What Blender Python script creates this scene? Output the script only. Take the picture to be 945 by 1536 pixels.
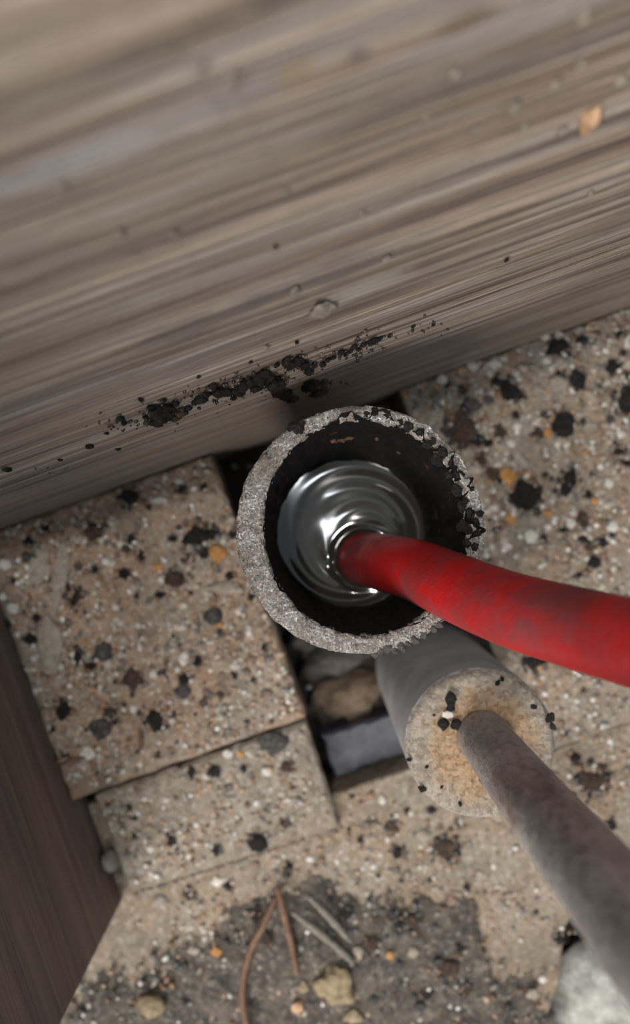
import bpy, bmesh, math, random
import numpy as np
from mathutils import Vector, Matrix, noise

for o in list(bpy.data.objects): bpy.data.objects.remove(o)
sc = bpy.context.scene
C = sc.collection
random.seed(7); rng = np.random.default_rng(11)

# ------------------------------------------------------------------ camera (looks straight down, phone lens)
H, F = 0.325, 1150.0            # camera height over the floor slab, focal length in pixels (945x1536 frame)
cam = bpy.data.cameras.new('camera'); camo = bpy.data.objects.new('camera', cam); C.objects.link(camo)
cam.sensor_fit = 'VERTICAL'; cam.sensor_height = 36.0; cam.lens = F/1536*36
cam.clip_start = 0.002; cam.clip_end = 20
camo.location = (0, 0, H); camo.rotation_euler = (0, 0, 0)
cam.dof.use_dof = True; cam.dof.focus_distance = 0.207; cam.dof.aperture_fstop = 7.4
sc.camera = camo

# ------------------------------------------------------------------ world and lights
w = bpy.data.worlds.new('room'); sc.world = w; w.use_nodes = True
w.node_tree.nodes['Background'].inputs[0].default_value = (0.88, 0.94, 1.0, 1)
w.node_tree.nodes['Background'].inputs[1].default_value = 0.34
def area(name, loc, target, size, energy, col):
    l = bpy.data.lights.new(name, 'AREA'); l.shape = 'DISK'; l.size = size; l.energy = energy; l.color = col
    o = bpy.data.objects.new(name, l); C.objects.link(o); o.location = loc
    o.rotation_euler = (Vector(target)-Vector(loc)).to_track_quat('-Z', 'Y').to_euler()
    return o
area('ceiling_lamp', (-0.22, 0.15, 1.50), (0, 0, 0), 0.14, 9.5, (1.0, 0.96, 0.91))
area('window_light', (-0.45, -1.05, 0.95), (0, 0, 0.15), 0.8, 24, (1.0, 0.96, 0.92))
area('room_lamp', (0.30, -0.35, 1.6), (0, 0, 0), 0.20, 2.5, (0.95, 0.97, 1.0))
vs = sc.view_settings
vs.view_transform = 'Standard'; vs.look = 'None'; vs.gamma = 1; vs.use_curve_mapping = False; vs.exposure = 0.42

# ------------------------------------------------------------------ helpers
def lin(c):
    r = []
    for v in c[:3]:
        v = v/255.0
        r.append(v/12.92 if v <= 0.04045 else ((v+0.055)/1.055)**2.4)
    return (*r, 1.0)
EX, EY = (0.941, 0.339), (-0.339, 0.941)        # the direction of the wooden board and its normal
def ST(s, t, z=0.0): return Vector((s*EX[0]+t*EY[0], s*EX[1]+t*EY[1], z))
def P(px, py, z=0.0):                             # a spot read off the photograph, at its height z
    D = H-z; return Vector(((px-472.5)/F*D, -(py-768)/F*D, z))
def toST(v): return v.x*EX[0]+v.y*EX[1], v.x*EY[0]+v.y*EY[1]
TW, ZK, LEAN = 0.0367, 0.118, 0.16              # wooden board: distance, height of its bend, lean above it
def PW(px, py):
    d = Vector(((px-472.5)/F, -(py-768)/F, -1.0))
    dt = d.x*EY[0]+d.y*EY[1]
    k = TW/dt; z = H-k
    if z > ZK:
        # t = TW + (z-ZK)*LEAN ; t = k*dt ; z = H-k
        k = (TW+(H-ZK)*LEAN)/(dt+LEAN)
    return Vector((0, 0, H))+d*k
def tag(o, label=None, cat=None, group=None, kind=None):
    if label: o['label'] = label
    if cat: o['category'] = cat
    if group: o['group'] = group
    if kind: o['kind'] = kind
    return o
def link(name, me, parent=None, loc=None, rot=None, scale=None):
    o = bpy.data.objects.new(name, me); C.objects.link(o)
    if parent: o.parent = parent
    if loc is not None: o.location = loc
    if rot is not None: o.rotation_euler = rot
    if scale is not None: o.scale = scale
    return o
def empty(name, loc=(0, 0, 0)):
    o = bpy.data.objects.new(name, None); C.objects.link(o); o.location = loc; o.empty_display_size = 0.01
    return o
def mesh(name, vs_, fs, mat, smooth=True):
    me = bpy.data.meshes.new(name); me.from_pydata([tuple(v) for v in vs_], [], fs); me.update()
    if smooth: me.polygons.foreach_set('use_smooth', [True]*len(me.polygons))
    if mat: me.materials.append(mat)
    return me
def nz(v, s, seed=0.0): return noise.noise(Vector((v[0]*s+seed, v[1]*s-seed*1.7, v[2]*s+seed*0.6)))
def fbm(v, s, seed=0.0, n=3):
    a, r = 1.0, 0.0
    for i in range(n):
        r += a*nz(v, s, seed+i*9.1); s *= 2.1; a *= 0.5
    return r

# ------------------------------------------------------------------ materials
class NT:
    def __init__(s, name):
        s.m = bpy.data.materials.new(name); s.m.use_nodes = True; s.t = s.m.node_tree; s.n = s.t.nodes
        s.b = s.n['Principled BSDF']
    def add(s, typ, **kw):
        n = s.n.new(typ)
        for k, v in kw.items(): setattr(n, k, v)
        return n
    def l(s, a, b): s.t.links.new(a, b)
    def coord(s, scale=(1, 1, 1), kind='Object'):
        tc = s.add('ShaderNodeTexCoord'); mp = s.add('ShaderNodeMapping'); mp.inputs['Scale'].default_value = scale
        s.l(tc.outputs[kind], mp.inputs[0]); return mp.outputs[0]
    def noise(s, vec, scale, detail=4, rough=0.6, dist=0.0):
        n = s.add('ShaderNodeTexNoise'); n.inputs['Scale'].default_value = scale; n.inputs['Detail'].default_value = detail
        n.inputs['Roughness'].default_value = rough; n.inputs['Distortion'].default_value = dist
        s.l(vec, n.inputs['Vector']); return n.outputs['Fac']
    def voro(s, vec, scale, out='Distance', feat='F1'):
        n = s.add('ShaderNodeTexVoronoi', feature=feat); n.inputs['Scale'].default_value = scale
        s.l(vec, n.inputs['Vector']); return n.outputs[out]
    def ramp(s, fac, stops, interp='LINEAR'):
        n = s.add('ShaderNodeValToRGB'); cr = n.color_ramp; cr.interpolation = interp
        while len(cr.elements) < len(stops): cr.elements.new(0.5)
        for e, (p, c) in zip(cr.elements, stops):
            e.position = p; e.color = c if len(c) == 4 else lin(c)
        s.l(fac, n.inputs[0]); return n.outputs[0]
    def mix(s, fac, a, b, blend='MIX'):
        n = s.add('ShaderNodeMix', data_type='RGBA', blend_type=blend)
        for sock, v in ((n.inputs[0], fac), (n.inputs[6], a), (n.inputs[7], b)):
            if isinstance(v, (int, float)): sock.default_value = v
            elif isinstance(v, tuple): sock.default_value = v if len(v) == 4 else lin(v)
            else: s.l(v, sock)
        return n.outputs[2]
    def math(s, op, a, b=None, clamp=False):
        n = s.add('ShaderNodeMath', operation=op, use_clamp=clamp)
        for sock, v in ((n.inputs[0], a), (n.inputs[1], b)):
            if v is None: continue
            if isinstance(v, (int, float)): sock.default_value = v
            else: s.l(v, sock)
        return n.outputs[0]
    def bump(s, h, dist, strength=1.0, prev=None):
        n = s.add('ShaderNodeBump'); n.inputs['Distance'].default_value = dist; n.inputs['Strength'].default_value = strength
        s.l(h, n.inputs['Height'])
        if prev: s.l(prev, n.inputs['Normal'])
        return n.outputs[0]
    def out(s, col=None, rough=None, normal=None, metal=None, spec=None):
        b = s.b
        for key, v in (('Base Color', col), ('Roughness', rough), ('Normal', normal), ('Metallic', metal), ('Specular IOR Level', spec)):
            if v is None: continue
            if isinstance(v, (int, float)): b.inputs[key].default_value = v
            elif isinstance(v, tuple): b.inputs[key].default_value = v if len(v) == 4 else lin(v)
            else: s.l(v, b.inputs[key])
        return s.m
W0, W1 = (0, 0, 0, 1), (1, 1, 1, 1)

def mat_concrete(name, tan, grey, pale, seed, tanpos=(0.42, 0.62)):
    t = NT(name); v = t.coord()
    big = t.noise(v, 22+seed, 4, 0.6)
    fac = t.ramp(big, [(tanpos[0], W0), (tanpos[1], W1)])
    base = t.mix(fac, grey, tan)
    # sand grains
    cell = t.voro(v, 520, 'Color')
    sep = t.add('ShaderNodeSeparateColor'); t.l(cell, sep.inputs[0])
    g = t.ramp(sep.outputs[0], [(0.0, (52, 44, 38)), (0.12, (104, 92, 80)), (0.5, (139, 124, 107)), (0.82, (158, 145, 130)), (0.93, (190, 184, 174)), (1.0, (202, 198, 190))])
    base = t.mix(0.40, base, g)
    cell2 = t.voro(v, 1250, 'Color'); sep2 = t.add('ShaderNodeSeparateColor'); t.l(cell2, sep2.inputs[0])
    g2 = t.ramp(sep2.outputs[1], [(0.0, (70, 60, 52)), (0.5, (135, 122, 106)), (1.0, (180, 172, 160))])
    base = t.mix(0.3, base, g2)
    st = t.noise(v, 60, 5, 0.7)
    base = t.mix(t.ramp(st, [(0.62, W0), (0.75, (0.5, 0.5, 0.5, 1))]), base, pale)
    dk = t.noise(v, 85, 4, 0.65)
    base = t.mix(t.ramp(dk, [(0.29, (0.75, 0.75, 0.75, 1)), (0.44, W0)]), base, (74, 57, 44))
    veil = t.noise(v, 34, 5, 0.7)
    base = t.mix(t.ramp(veil, [(0.46, W0), (0.68, (0.5, 0.5, 0.5, 1))]), base, (92, 84, 75))
    base = t.mix(1.0, base, (0.78, 0.78, 0.78, 1), 'MULTIPLY')
    h = t.math('ADD', t.noise(v, 420, 5, 0.7), t.math('MULTIPLY', sep.outputs[0], 0.5))
    return t.out(base, 0.8, t.bump(h, 0.0011, 0.9), spec=0.35)
M = {}
M['tile_tan'] = mat_concrete('tan_speckled_concrete', (166, 126, 94), (146, 136, 124), (176, 168, 156), 1, (0.34, 0.54))
M['tile_pale'] = mat_concrete('pale_speckled_concrete', (146, 129, 109), (142, 135, 123), (162, 156, 145), 3.3, (0.40, 0.66))
M['tile_grey'] = mat_concrete('grey_speckled_concrete', (152, 121, 94), (136, 129, 118), (162, 157, 148), 6.1, (0.42, 0.62))
M['tile_ochre'] = mat_concrete('ochre_speckled_concrete', (152, 126, 96), (144, 135, 119), (168, 161, 148), 9.4, (0.38, 0.6))

def mat_dirt():
    t = NT('dark_soil'); v = t.coord()
    n = t.noise(v, 70, 6, 0.7)
    c = t.ramp(n, [(0.3, (48, 43, 39)), (0.5, (84, 77, 70)), (0.68, (120, 110, 98))])
    cell = t.voro(v, 600, 'Color'); sep = t.add('ShaderNodeSeparateColor'); t.l(cell, sep.inputs[0])
    g = t.ramp(sep.outputs[0], [(0, (30, 26, 24)), (0.5, (82, 74, 66)), (0.9, (122, 114, 104)), (1, (158, 152, 142))])
    c = t.mix(0.4, c, g)
    return t.out(c, 0.85, t.bump(t.noise(v, 350, 6, 0.75), 0.002), spec=0.3)
M['dirt'] = mat_dirt()
def mat_base():
    t = NT('pit_dirt'); v = t.coord()
    c = t.ramp(t.noise(v, 60, 6, 0.7), [(0.3, (34, 30, 29)), (0.55, (66, 58, 52)), (0.75, (92, 80, 68))])
    return t.out(c, 0.9, t.bump(t.noise(v, 300, 6, 0.75), 0.003))
M['base'] = mat_base()

def mat_wood(name, dark, mid, light, stains_and_light=True, gain=1.0):
    t = NT(name)
    v1 = t.coord((4.5, 60, 170)); v2 = t.coord((9, 60, 640)); v3 = t.coord((2.0, 20, 48)); v4 = t.coord((22, 60, 1700))
    a = t.noise(v1, 1.0, 5, 0.7, 0.4); b = t.noise(v2, 1.0, 5, 0.75, 0.2); c = t.noise(v3, 1.0, 3, 0.5, 0.2); d = t.noise(v4, 1.0, 3, 0.7)
    f = t.math('ADD', t.math('MULTIPLY', a, 0.42), t.math('ADD', t.math('MULTIPLY', b, 0.36), t.math('MULTIPLY', d, 0.22)))
    col = t.ramp(f, [(0.40, dark), (0.465, mid), (0.54, tuple((m+l)//2 for m, l in zip(mid, light))), (0.62, light)])
    col = t.mix(t.ramp(c, [(0.45, W0), (0.68, (0.35, 0.35, 0.35, 1))]), col, (150, 124, 106))
    c2 = t.noise(t.coord((7, 20, 70)), 1.3, 4, 0.7)
    col = t.mix(t.ramp(c2, [(0.50, W0), (0.68, (0.55, 0.55, 0.55, 1))]), col, (156, 153, 150) if gain >= 1 else (84, 76, 74))
    m1 = t.noise(t.coord((5, 60, 300)), 1.0, 3, 0.75, 0.15)
    col = t.mix(t.ramp(m1, [(0.34, (0.9, 0.9, 0.9, 1)), (0.47, W0)]), col, dark)
    if gain >= 1: col = t.mix(t.ramp(m1, [(0.55, W0), (0.66, (0.75, 0.75, 0.75, 1))]), col, (172, 156, 139))
    # thin dark pores and pale scratches along the grain
    pores = t.noise(t.coord((6, 60, 620)), 1.0, 3, 0.8)
    col = t.mix(t.ramp(pores, [(0.33, (0.85, 0.85, 0.85, 1)), (0.43, W0)]), col, dark)
    scr = t.noise(t.coord((10, 60, 800)), 1.0, 3, 0.8)
    if gain >= 1: col = t.mix(t.ramp(scr, [(0.60, W0), (0.70, (0.7, 0.7, 0.7, 1))]), col, (186, 176, 164))
    if stains_and_light:
        tc = t.add('ShaderNodeTexCoord'); sx = t.add('ShaderNodeSeparateXYZ'); t.l(tc.outputs['Object'], sx.inputs[0])
        wob = t.noise(t.coord((60, 60, 160)), 1.0, 4, 0.7)
        for (x, z, rx, rz, colr, amt, ww) in stains_and_light:
            dx = t.math('DIVIDE', t.math('SUBTRACT', sx.outputs[0], x), rx)
            dz = t.math('DIVIDE', t.math('SUBTRACT', sx.outputs[2], z), rz)
            r = t.math('SQRT', t.math('ADD', t.math('MULTIPLY', dx, dx), t.math('MULTIPLY', dz, dz)))
            r = t.math('ADD', r, t.math('MULTIPLY', t.math('SUBTRACT', wob, 0.5), ww))
            m = t.ramp(r, [(0.45, (amt, amt, amt, 1)), (1.0, W0)])
            col = t.mix(m, col, colr)
    h = t.math('ADD', t.math('MULTIPLY', b, 0.6), t.math('MULTIPLY', d, 0.5))
    h = t.math('ADD', h, t.math('ADD', t.math('MULTIPLY', pores, 0.7), t.math('MULTIPLY', m1, 1.6)))
    n = t.bump(h, 0.0016, 1.0)
    return t.out(col, 0.55, n, spec=0.4)

def mat_simple(name, stops, scale=300, rough=0.8, bump=0.0006, spec=0.4, metal=0.0, bscale=None, detail=5):
    t = NT(name); v = t.add('ShaderNodeNewGeometry').outputs['Position']
    n = t.noise(v, scale, detail, 0.7)
    k = len(stops)
    col = t.ramp(n, [(0.3+0.4*i/(max(1, k-1)), s) for i, s in enumerate(stops)])
    return t.out(col, rough, t.bump(t.noise(v, bscale or scale*2, 5, 0.7), bump), metal=metal, spec=spec)
M['black'] = mat_simple('black_sooty_dirt', [(8, 7, 7), (20, 18, 16), (58, 48, 40)], 750, 0.75, 0.0012, 0.3)
M['brown'] = mat_simple('dark_brown_dirt', [(26, 20, 16), (58, 43, 33), (98, 78, 60)], 700, 0.85, 0.0012)
M['darkgrey'] = mat_simple('dark_grey_stone', [(30, 29, 29), (58, 55, 53), (104, 98, 92)], 650, 0.7, 0.001)
M['white'] = mat_simple('white_pebble', [(138, 132, 122), (176, 171, 162), (204, 200, 193)], 600, 0.5)
M['pale'] = mat_simple('pale_mortar', [(112, 101, 88), (138, 129, 116), (158, 150, 138)], 420, 0.85, 0.001)
M['amber'] = mat_simple('amber_stone', [(110, 74, 36), (152, 106, 52), (172, 132, 80)], 500, 0.5)
M['peach'] = mat_simple('peach_flake', [(136, 104, 78), (168, 134, 104), (184, 156, 128)], 300, 0.6)
M['clump'] = mat_simple('yellowish_clod', [(92, 78, 58), (132, 116, 90), (156, 142, 116)], 350, 0.85, 0.001)
M['twig'] = mat_simple('brown_twig', [(70, 50, 37), (96, 70, 52), (112, 86, 66)], 300, 0.7)
M['straw'] = mat_simple('grey_straw', [(84, 79, 72), (106, 100, 91), (122, 115, 105)], 300, 0.8)
M['slate'] = mat_simple('bluish_slate', [(28, 28, 31), (48, 48, 54), (72, 72, 82)], 130, 0.4, 0.0004, 0.5)
M['greystone'] = mat_simple('grey_rubble', [(36, 33, 31), (60, 56, 52), (92, 86, 79)], 130, 0.75)
M['rubble'] = mat_simple('tan_rubble', [(64, 51, 40), (90, 76, 61), (110, 98, 84)], 120, 0.8)
M['plaster'] = mat_simple('white_plaster', [(92, 90, 84), (138, 138, 131), (168, 169, 162)], 110, 0.8, 0.001)
def mat_red():
    t = NT('worn_red_rubber'); v = t.coord()
    a = t.noise(t.coord((0.45, 1.0, 1.0)), 62, 4, 0.6, 0.3); b = t.noise(v, 330, 5, 0.7); e = t.noise(v, 26, 3, 0.5)
    c = t.mix(t.ramp(e, [(0.35, W0), (0.65, W1)]), (118, 24, 26), (170, 16, 17))
    c = t.mix(t.ramp(a, [(0.46, W0), (0.64, (0.7, 0.7, 0.7, 1))]), c, (84, 42, 45))
    c = t.mix(t.ramp(b, [(0.52, W0), (0.8, (0.4, 0.4, 0.4, 1))]), c, (92, 48, 42))
    return t.out(c, t.ramp(a, [(0.35, (0.42,)*3+(1,)), (0.7, (0.65,)*3+(1,))]), t.bump(b, 0.0003), spec=0.4)
M['red'] = mat_red()
def mat_crust():
    t = NT('crusted_grey_iron'); v = t.coord()
    cell = t.voro(v, 2300, 'Color'); sep = t.add('ShaderNodeSeparateColor'); t.l(cell, sep.inputs[0])
    c = t.ramp(sep.outputs[0], [(0, (88, 82, 76)), (0.3, (118, 112, 105)), (0.7, (142, 137, 131)), (0.92, (162, 159, 157)), (1, (200, 202, 210))])
    n = t.noise(v, 75, 5, 0.7)
    c = t.mix(t.ramp(n, [(0.38, (0.75, 0.75, 0.75, 1)), (0.56, W0)]), c, (92, 81, 70))
    c = t.mix(t.ramp(t.noise(v, 130, 4, 0.7), [(0.27, W1), (0.34, W0)]), c, (22, 19, 18))
    rough = t.ramp(sep.outputs[1], [(0, (0.75,)*3+(1,)), (0.8, (0.6,)*3+(1,)), (0.9, (0.22,)*3+(1,))])
    metal = t.ramp(sep.outputs[1], [(0.82, W0), (0.9, (0.7,)*3+(1,))])
    h = t.math('ADD', t.noise(v, 900, 5, 0.75), t.math('MULTIPLY', sep.outputs[2], 0.7))
    return t.out(c, rough, t.bump(h, 0.0005), metal=metal, spec=0.5)
M['crust'] = mat_crust()
def mat_lining():
    t = NT('black_pipe_sludge'); v = t.coord()
    c = t.ramp(t.noise(v, 240, 6, 0.75), [(0.35, (5, 5, 5)), (0.6, (13, 12, 12)), (0.8, (36, 32, 29))])
    c = t.mix(t.ramp(t.noise(v, 95, 5, 0.7), [(0.66, W0), (0.74, (0.8, 0.8, 0.8, 1))]), c, (104, 68, 38))
    return t.out(c, 0.6, t.bump(t.noise(v, 420, 6, 0.75), 0.0014), spec=0.2)
M['lining'] = mat_lining()
M['rust'] = mat_simple('orange_rust', [(42, 30, 22), (78, 56, 38), (104, 82, 60)], 600, 0.8)
def mat_sleeve():
    t = NT('dull_grey_plastic'); v = t.coord()
    c = t.ramp(t.noise(v, 60, 5, 0.6), [(0.3, (116, 114, 114)), (0.6, (138, 136, 136)), (0.8, (150, 147, 143))])
    return t.out(c, 0.7, t.bump(t.noise(v, 500, 3, 0.6), 0.0002), spec=0.35)
M['sleeve'] = mat_sleeve()
def mat_mortar():
    t = NT('rusty_mortar'); v = t.coord()
    sx = t.add('ShaderNodeSeparateXYZ'); tc = t.add('ShaderNodeTexCoord'); t.l(tc.outputs['Object'], sx.inputs[0])
    r = t.math('SQRT', t.math('ADD', t.math('POWER', sx.outputs[0], 2.0), t.math('POWER', sx.outputs[1], 2.0)))
    r = t.math('ADD', t.math('DIVIDE', r, 0.023), t.math('MULTIPLY', t.math('SUBTRACT', t.noise(v, 130, 5, 0.7), 0.5), 0.8))
    c = t.ramp(r, [(0.30, (148, 112, 74)), (0.62, (144, 116, 86)), (0.84, (134, 127, 117))])
    cell = t.voro(v, 900, 'Color'); sep = t.add('ShaderNodeSeparateColor'); t.l(cell, sep.inputs[0])
    g = t.ramp(sep.outputs[0], [(0, (70, 58, 46)), (0.4, (134, 118, 98)), (1, (176, 164, 148))])
    c = t.mix(0.38, c, g)
    c = t.mix(t.ramp(t.noise(v, 190, 4, 0.6), [(0.28, W1), (0.36, W0)]), c, (74, 60, 46))
    return t.out(c, 0.85, t.bump(t.noise(v, 600, 5, 0.75), 0.0012))
M['mortar'] = mat_mortar()
def mat_copper():
    t = NT('tarnished_grey_pipe'); v = t.coord((1, 1, 0.45))
    a = t.noise(v, 55, 5, 0.65, 0.5)
    c = t.ramp(a, [(0.3, (80, 75, 73)), (0.46, (132, 127, 124)), (0.7, (166, 160, 155))])
    b = t.noise(t.coord((1, 1, 0.4)), 40, 4, 0.65)
    c = t.mix(t.ramp(b, [(0.50, W0), (0.64, (0.8, 0.8, 0.8, 1))]), c, (106, 72, 55))
    s = t.noise(t.coord((1, 1, 9)), 170, 4, 0.8)
    c = t.mix(t.ramp(s, [(0.58, W0), (0.68, (0.65, 0.65, 0.65, 1))]), c, (178, 168, 158))
    fine = t.noise(t.coord((1, 1, 0.6)), 520, 6, 0.8)
    c = t.mix(t.ramp(fine, [(0.36, (0.6, 0.6, 0.6, 1)), (0.50, W0)]), c, (72, 62, 57))
    c = t.mix(t.ramp(fine, [(0.58, W0), (0.70, (0.5, 0.5, 0.5, 1))]), c, (176, 166, 156))
    return t.out(c, 0.52, t.bump(t.noise(v, 500, 4, 0.7), 0.0004), spec=0.5)
M['copper'] = mat_copper()
def mat_water():
    t = NT('murky_water'); v = t.coord()
    b = t.b
    b.inputs['Base Color'].default_value = lin((42, 42, 37)); b.inputs['Roughness'].default_value = 0.14
    b.inputs['IOR'].default_value = 1.33; b.inputs['Specular IOR Level'].default_value = 1.0
    b.inputs['Coat Weight'].default_value = 0.5; b.inputs['Coat Roughness'].default_value = 0.05
    return t.m
M['water'] = mat_water()
def mat_grit():
    t = NT('mixed_grit'); a = t.add('ShaderNodeAttribute'); a.attribute_name = 'grain'
    return t.out(a.outputs['Color'], 0.5, spec=0.5)
M['grit'] = mat_grit()

# ------------------------------------------------------------------ mesh makers
def prism(name, pts, z0, z1, mat, jit=0.0004, step=0.005, bev=0.0009):
    """an extruded outline (s,t) with ragged, softly broken top edges"""
    out = []
    n = len(pts)
    for i in range(n):
        a, b = Vector(pts[i]).to_2d(), Vector(pts[(i+1) % n]).to_2d()
        k = max(1, min(40, int((b-a).length/step)))
        for j in range(k):
            p = a.lerp(b, j/k)
            if j: p = p+Vector((random.uniform(-jit, jit), random.uniform(-jit, jit)))
            out.append(p)
    cen = sum(out, Vector((0, 0)))/len(out)
    m = len(out); vv = []
    def inset(i, d):
        a, b, c = out[i-1], out[i], out[(i+1) % m]
        e = (c-a).normalized(); nn = Vector((-e.y, e.x))
        return b+nn*d
    for z, d in ((z0, 0), (z1-bev, 0), (z1, bev)):
        for i in range(m):
            q = inset(i, d*random.uniform(0.6, 1.4)) if d else out[i]
            vv.append(ST(q.x, q.y, z))
    fs = []
    for r in range(2):
        for i in range(m):
            j = (i+1) % m
            fs.append((r*m+i, r*m+j, (r+1)*m+j, (r+1)*m+i))
    fs.append(tuple(range(2*m, 3*m))); fs.append(tuple(reversed(range(m))))
    return mesh(name, vv, fs, mat, smooth=False)
def lathe(name, prof, mat, seg=72, disp=None, cen=None):
    vv, fs = [], []
    n = len(prof)
    for k in range(seg):
        a = 2*math.pi*k/seg
        for i, (r, z) in enumerate(prof):
            c = cen(z) if cen else (0, 0)
            v = Vector((c[0]+r*math.cos(a), c[1]+r*math.sin(a), z))
            if disp: v = disp(v, r, z, a, i)
            vv.append(v)
    for k in range(seg):
        k2 = (k+1) % seg
        for i in range(n-1):
            fs.append((k*n+i, k2*n+i, k2*n+i+1, k*n+i+1))
    return mesh(name, vv, fs, mat)
def tube(name, pts, radii, mat, seg=20, wob=0.0, sub=8):
    P_ = [Vector(p) for p in pts]; out = []; rr = []
    for i in range(len(P_)-1):
        p0, p1, p2, p3 = P_[max(0, i-1)], P_[i], P_[i+1], P_[min(len(P_)-1, i+2)]
        for k in range(sub):
            t = k/sub
            out.append(0.5*((2*p1)+(-p0+p2)*t+(2*p0-5*p1+4*p2-p3)*t*t+(-p0+3*p1-3*p2+p3)*t**3))
            rr.append(radii[i]*(1-t)+radii[i+1]*t)
    out.append(P_[-1]); rr.append(radii[-1])
    vv, fs = [], []; up = None
    for i, p in enumerate(out):
        d = (out[min(i+1, len(out)-1)]-out[max(i-1, 0)]).normalized()
        if up is None: up = d.orthogonal().normalized()
        up = (up-d*up.dot(d)).normalized(); s = d.cross(up)
        for k in range(seg):
            a = 2*math.pi*k/seg
            q = up*math.cos(a)+s*math.sin(a)
            r = rr[i]*(1+wob*fbm(p+q*rr[i], 0.7/max(rr[i], 1e-5), 3.1, 2))
            vv.append(p+q*r)
    n = len(out)
    for i in range(n-1):
        for k in range(seg):
            k2 = (k+1) % seg
            fs.append((i*seg+k, i*seg+k2, (i+1)*seg+k2, (i+1)*seg+k))
    fs.append(tuple(reversed(range(seg)))); fs.append(tuple(range((n-1)*seg, n*seg)))
    return mesh(name, vv, fs, mat)
def ico(sub):
    bm = bmesh.new(); bmesh.ops.create_icosphere(bm, subdivisions=sub, radius=1.0)
    v = np.array([x.co[:] for x in bm.verts]); f = [[y.index for y in x.verts] for x in bm.faces]; bm.free(); return v, f
ICO1, ICO2, ICO3 = ico(1), ico(2), ico(3)
_lumps = {}
def lump_mesh(matkey, var, rough=0.35, flat=0.6, big=False):
    key = (matkey, var, rough, big)
    if key in _lumps: return _lumps[key]
    v, f = ICO3
    vv = []
    for p in v:
        q = Vector(p); k = 1+rough*(0.75*fbm(q, 1.3, var*7.3+1, 2)+0.6*fbm(q, 3.3, var*3.1+5, 2))
        q = q*k; q.z *= flat; vv.append(q)
    me = mesh('lump', vv, f, M[matkey]); _lumps[key] = me
    return me
def grit_mesh(name, pts, zs, rad, cols):
    """many small angular grains in one mesh; colour of each grain in the attribute 'grain'"""
    v0, f0 = ICO1[0], np.array(ICO1[1])
    # 12-vertex grain
    bmv = np.array(ico(1)[0]); n = len(pts); nv = len(bmv)
    ang = rng.uniform(0, 6.283, n); sq = rng.uniform(0.6, 1.4, n)
    V = np.repeat(bmv[None], n, 0)*rng.uniform(0.75, 1.2, (n, nv, 1))
    V[:, :, 0] *= sq[:, None]; V[:, :, 2] *= 0.75
    ca, sa = np.cos(ang)[:, None], np.sin(ang)[:, None]
    x = V[:, :, 0]*ca-V[:, :, 1]*sa; y = V[:, :, 0]*sa+V[:, :, 1]*ca
    V[:, :, 0], V[:, :, 1] = x, y
    V *= rad[:, None, None]
    V[:, :, 0] += pts[:, 0][:, None]; V[:, :, 1] += pts[:, 1][:, None]; V[:, :, 2] += zs[:, None]
    Fa = (f0[None]+(np.arange(n)*nv)[:, None, None]).reshape(-1, 3)
    V = V.reshape(-1, 3)
    me = bpy.data.meshes.new(name)
    me.vertices.add(len(V)); me.vertices.foreach_set('co', V.ravel())
    me.loops.add(Fa.size); me.loops.foreach_set('vertex_index', Fa.ravel().astype(np.int32))
    me.polygons.add(len(Fa)); me.polygons.foreach_set('loop_start', np.arange(0, Fa.size, 3, dtype=np.int32))
    me.update(calc_edges=True); me.validate()
    at = me.color_attributes.new('grain', 'FLOAT_COLOR', 'POINT')
    cc = np.repeat(cols, nv, 0); at.data.foreach_set('color', np.hstack([cc, np.ones((len(cc), 1))]).ravel())
    me.materials.append(M['grit'])
    return me
def palette(n, weights):
    keys = [(138, 117, 96), (130, 124, 115), (182, 178, 170), (92, 68, 49), (30, 26, 24), (134, 102, 68), (86, 83, 80)]
    L = np.array([lin(k)[:3] for k in keys]); i = rng.choice(len(keys), n, p=np.array(weights)/sum(weights))
    return np.clip(L[i]*rng.uniform(0.8, 1.15, (n, 1)), 0, 1)

# ================================================================== SETTING
# --- wooden board standing at the top: one lower face, leaning slightly back above
stains_and_light = []
def stain(px, py, rx, rz, col, amt, ww=1.0):
    p = PW(px, py); s, t = toST(p); stains_and_light.append((s, p.z, rx, rz, col, amt, ww))
stain(440, 115, 0.0035, 0.0022, (140, 118, 78), 0.6, 0.8)
stain(540, 85, 0.0022, 0.0020, (78, 74, 70), 0.6, 0.8)
stain(360, 150, 0.010, 0.0030, (124, 122, 122), 0.4)
stain(700, 35, 0.0055, 0.0022, (92, 74, 54), 0.6)
stain(490, 412, 0.026, 0.0060, (88, 84, 82), 0.55, 1.4)
stain(300, 490, 0.020, 0.0050, (84, 79, 77), 0.45, 1.4)
stain(545, 435, 0.012, 0.0050, (160, 154, 146), 0.6, 1.6)
stain(120, 245, 0.022, 0.0045, (164, 162, 160), 0.4)
stain(60, 60, 0.030, 0.0090, (184, 166, 148), 0.35, 2.0)  # brighter light on the board's top left, painted into the wood colour
stain(640, 590, 0.050, 0.0100, (70, 68, 68), 0.5)  # broad darker grey patch at the foot of the board
M['wood'] = mat_wood('weathered_grey_brown_wood', (74, 60, 51), (118, 103, 89), (170, 158, 145), stains_and_light)
M['wood_dark'] = mat_wood('dark_brown_wood', (76, 60, 51), (108, 88, 75), (128, 108, 95), None, 0.5)

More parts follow.
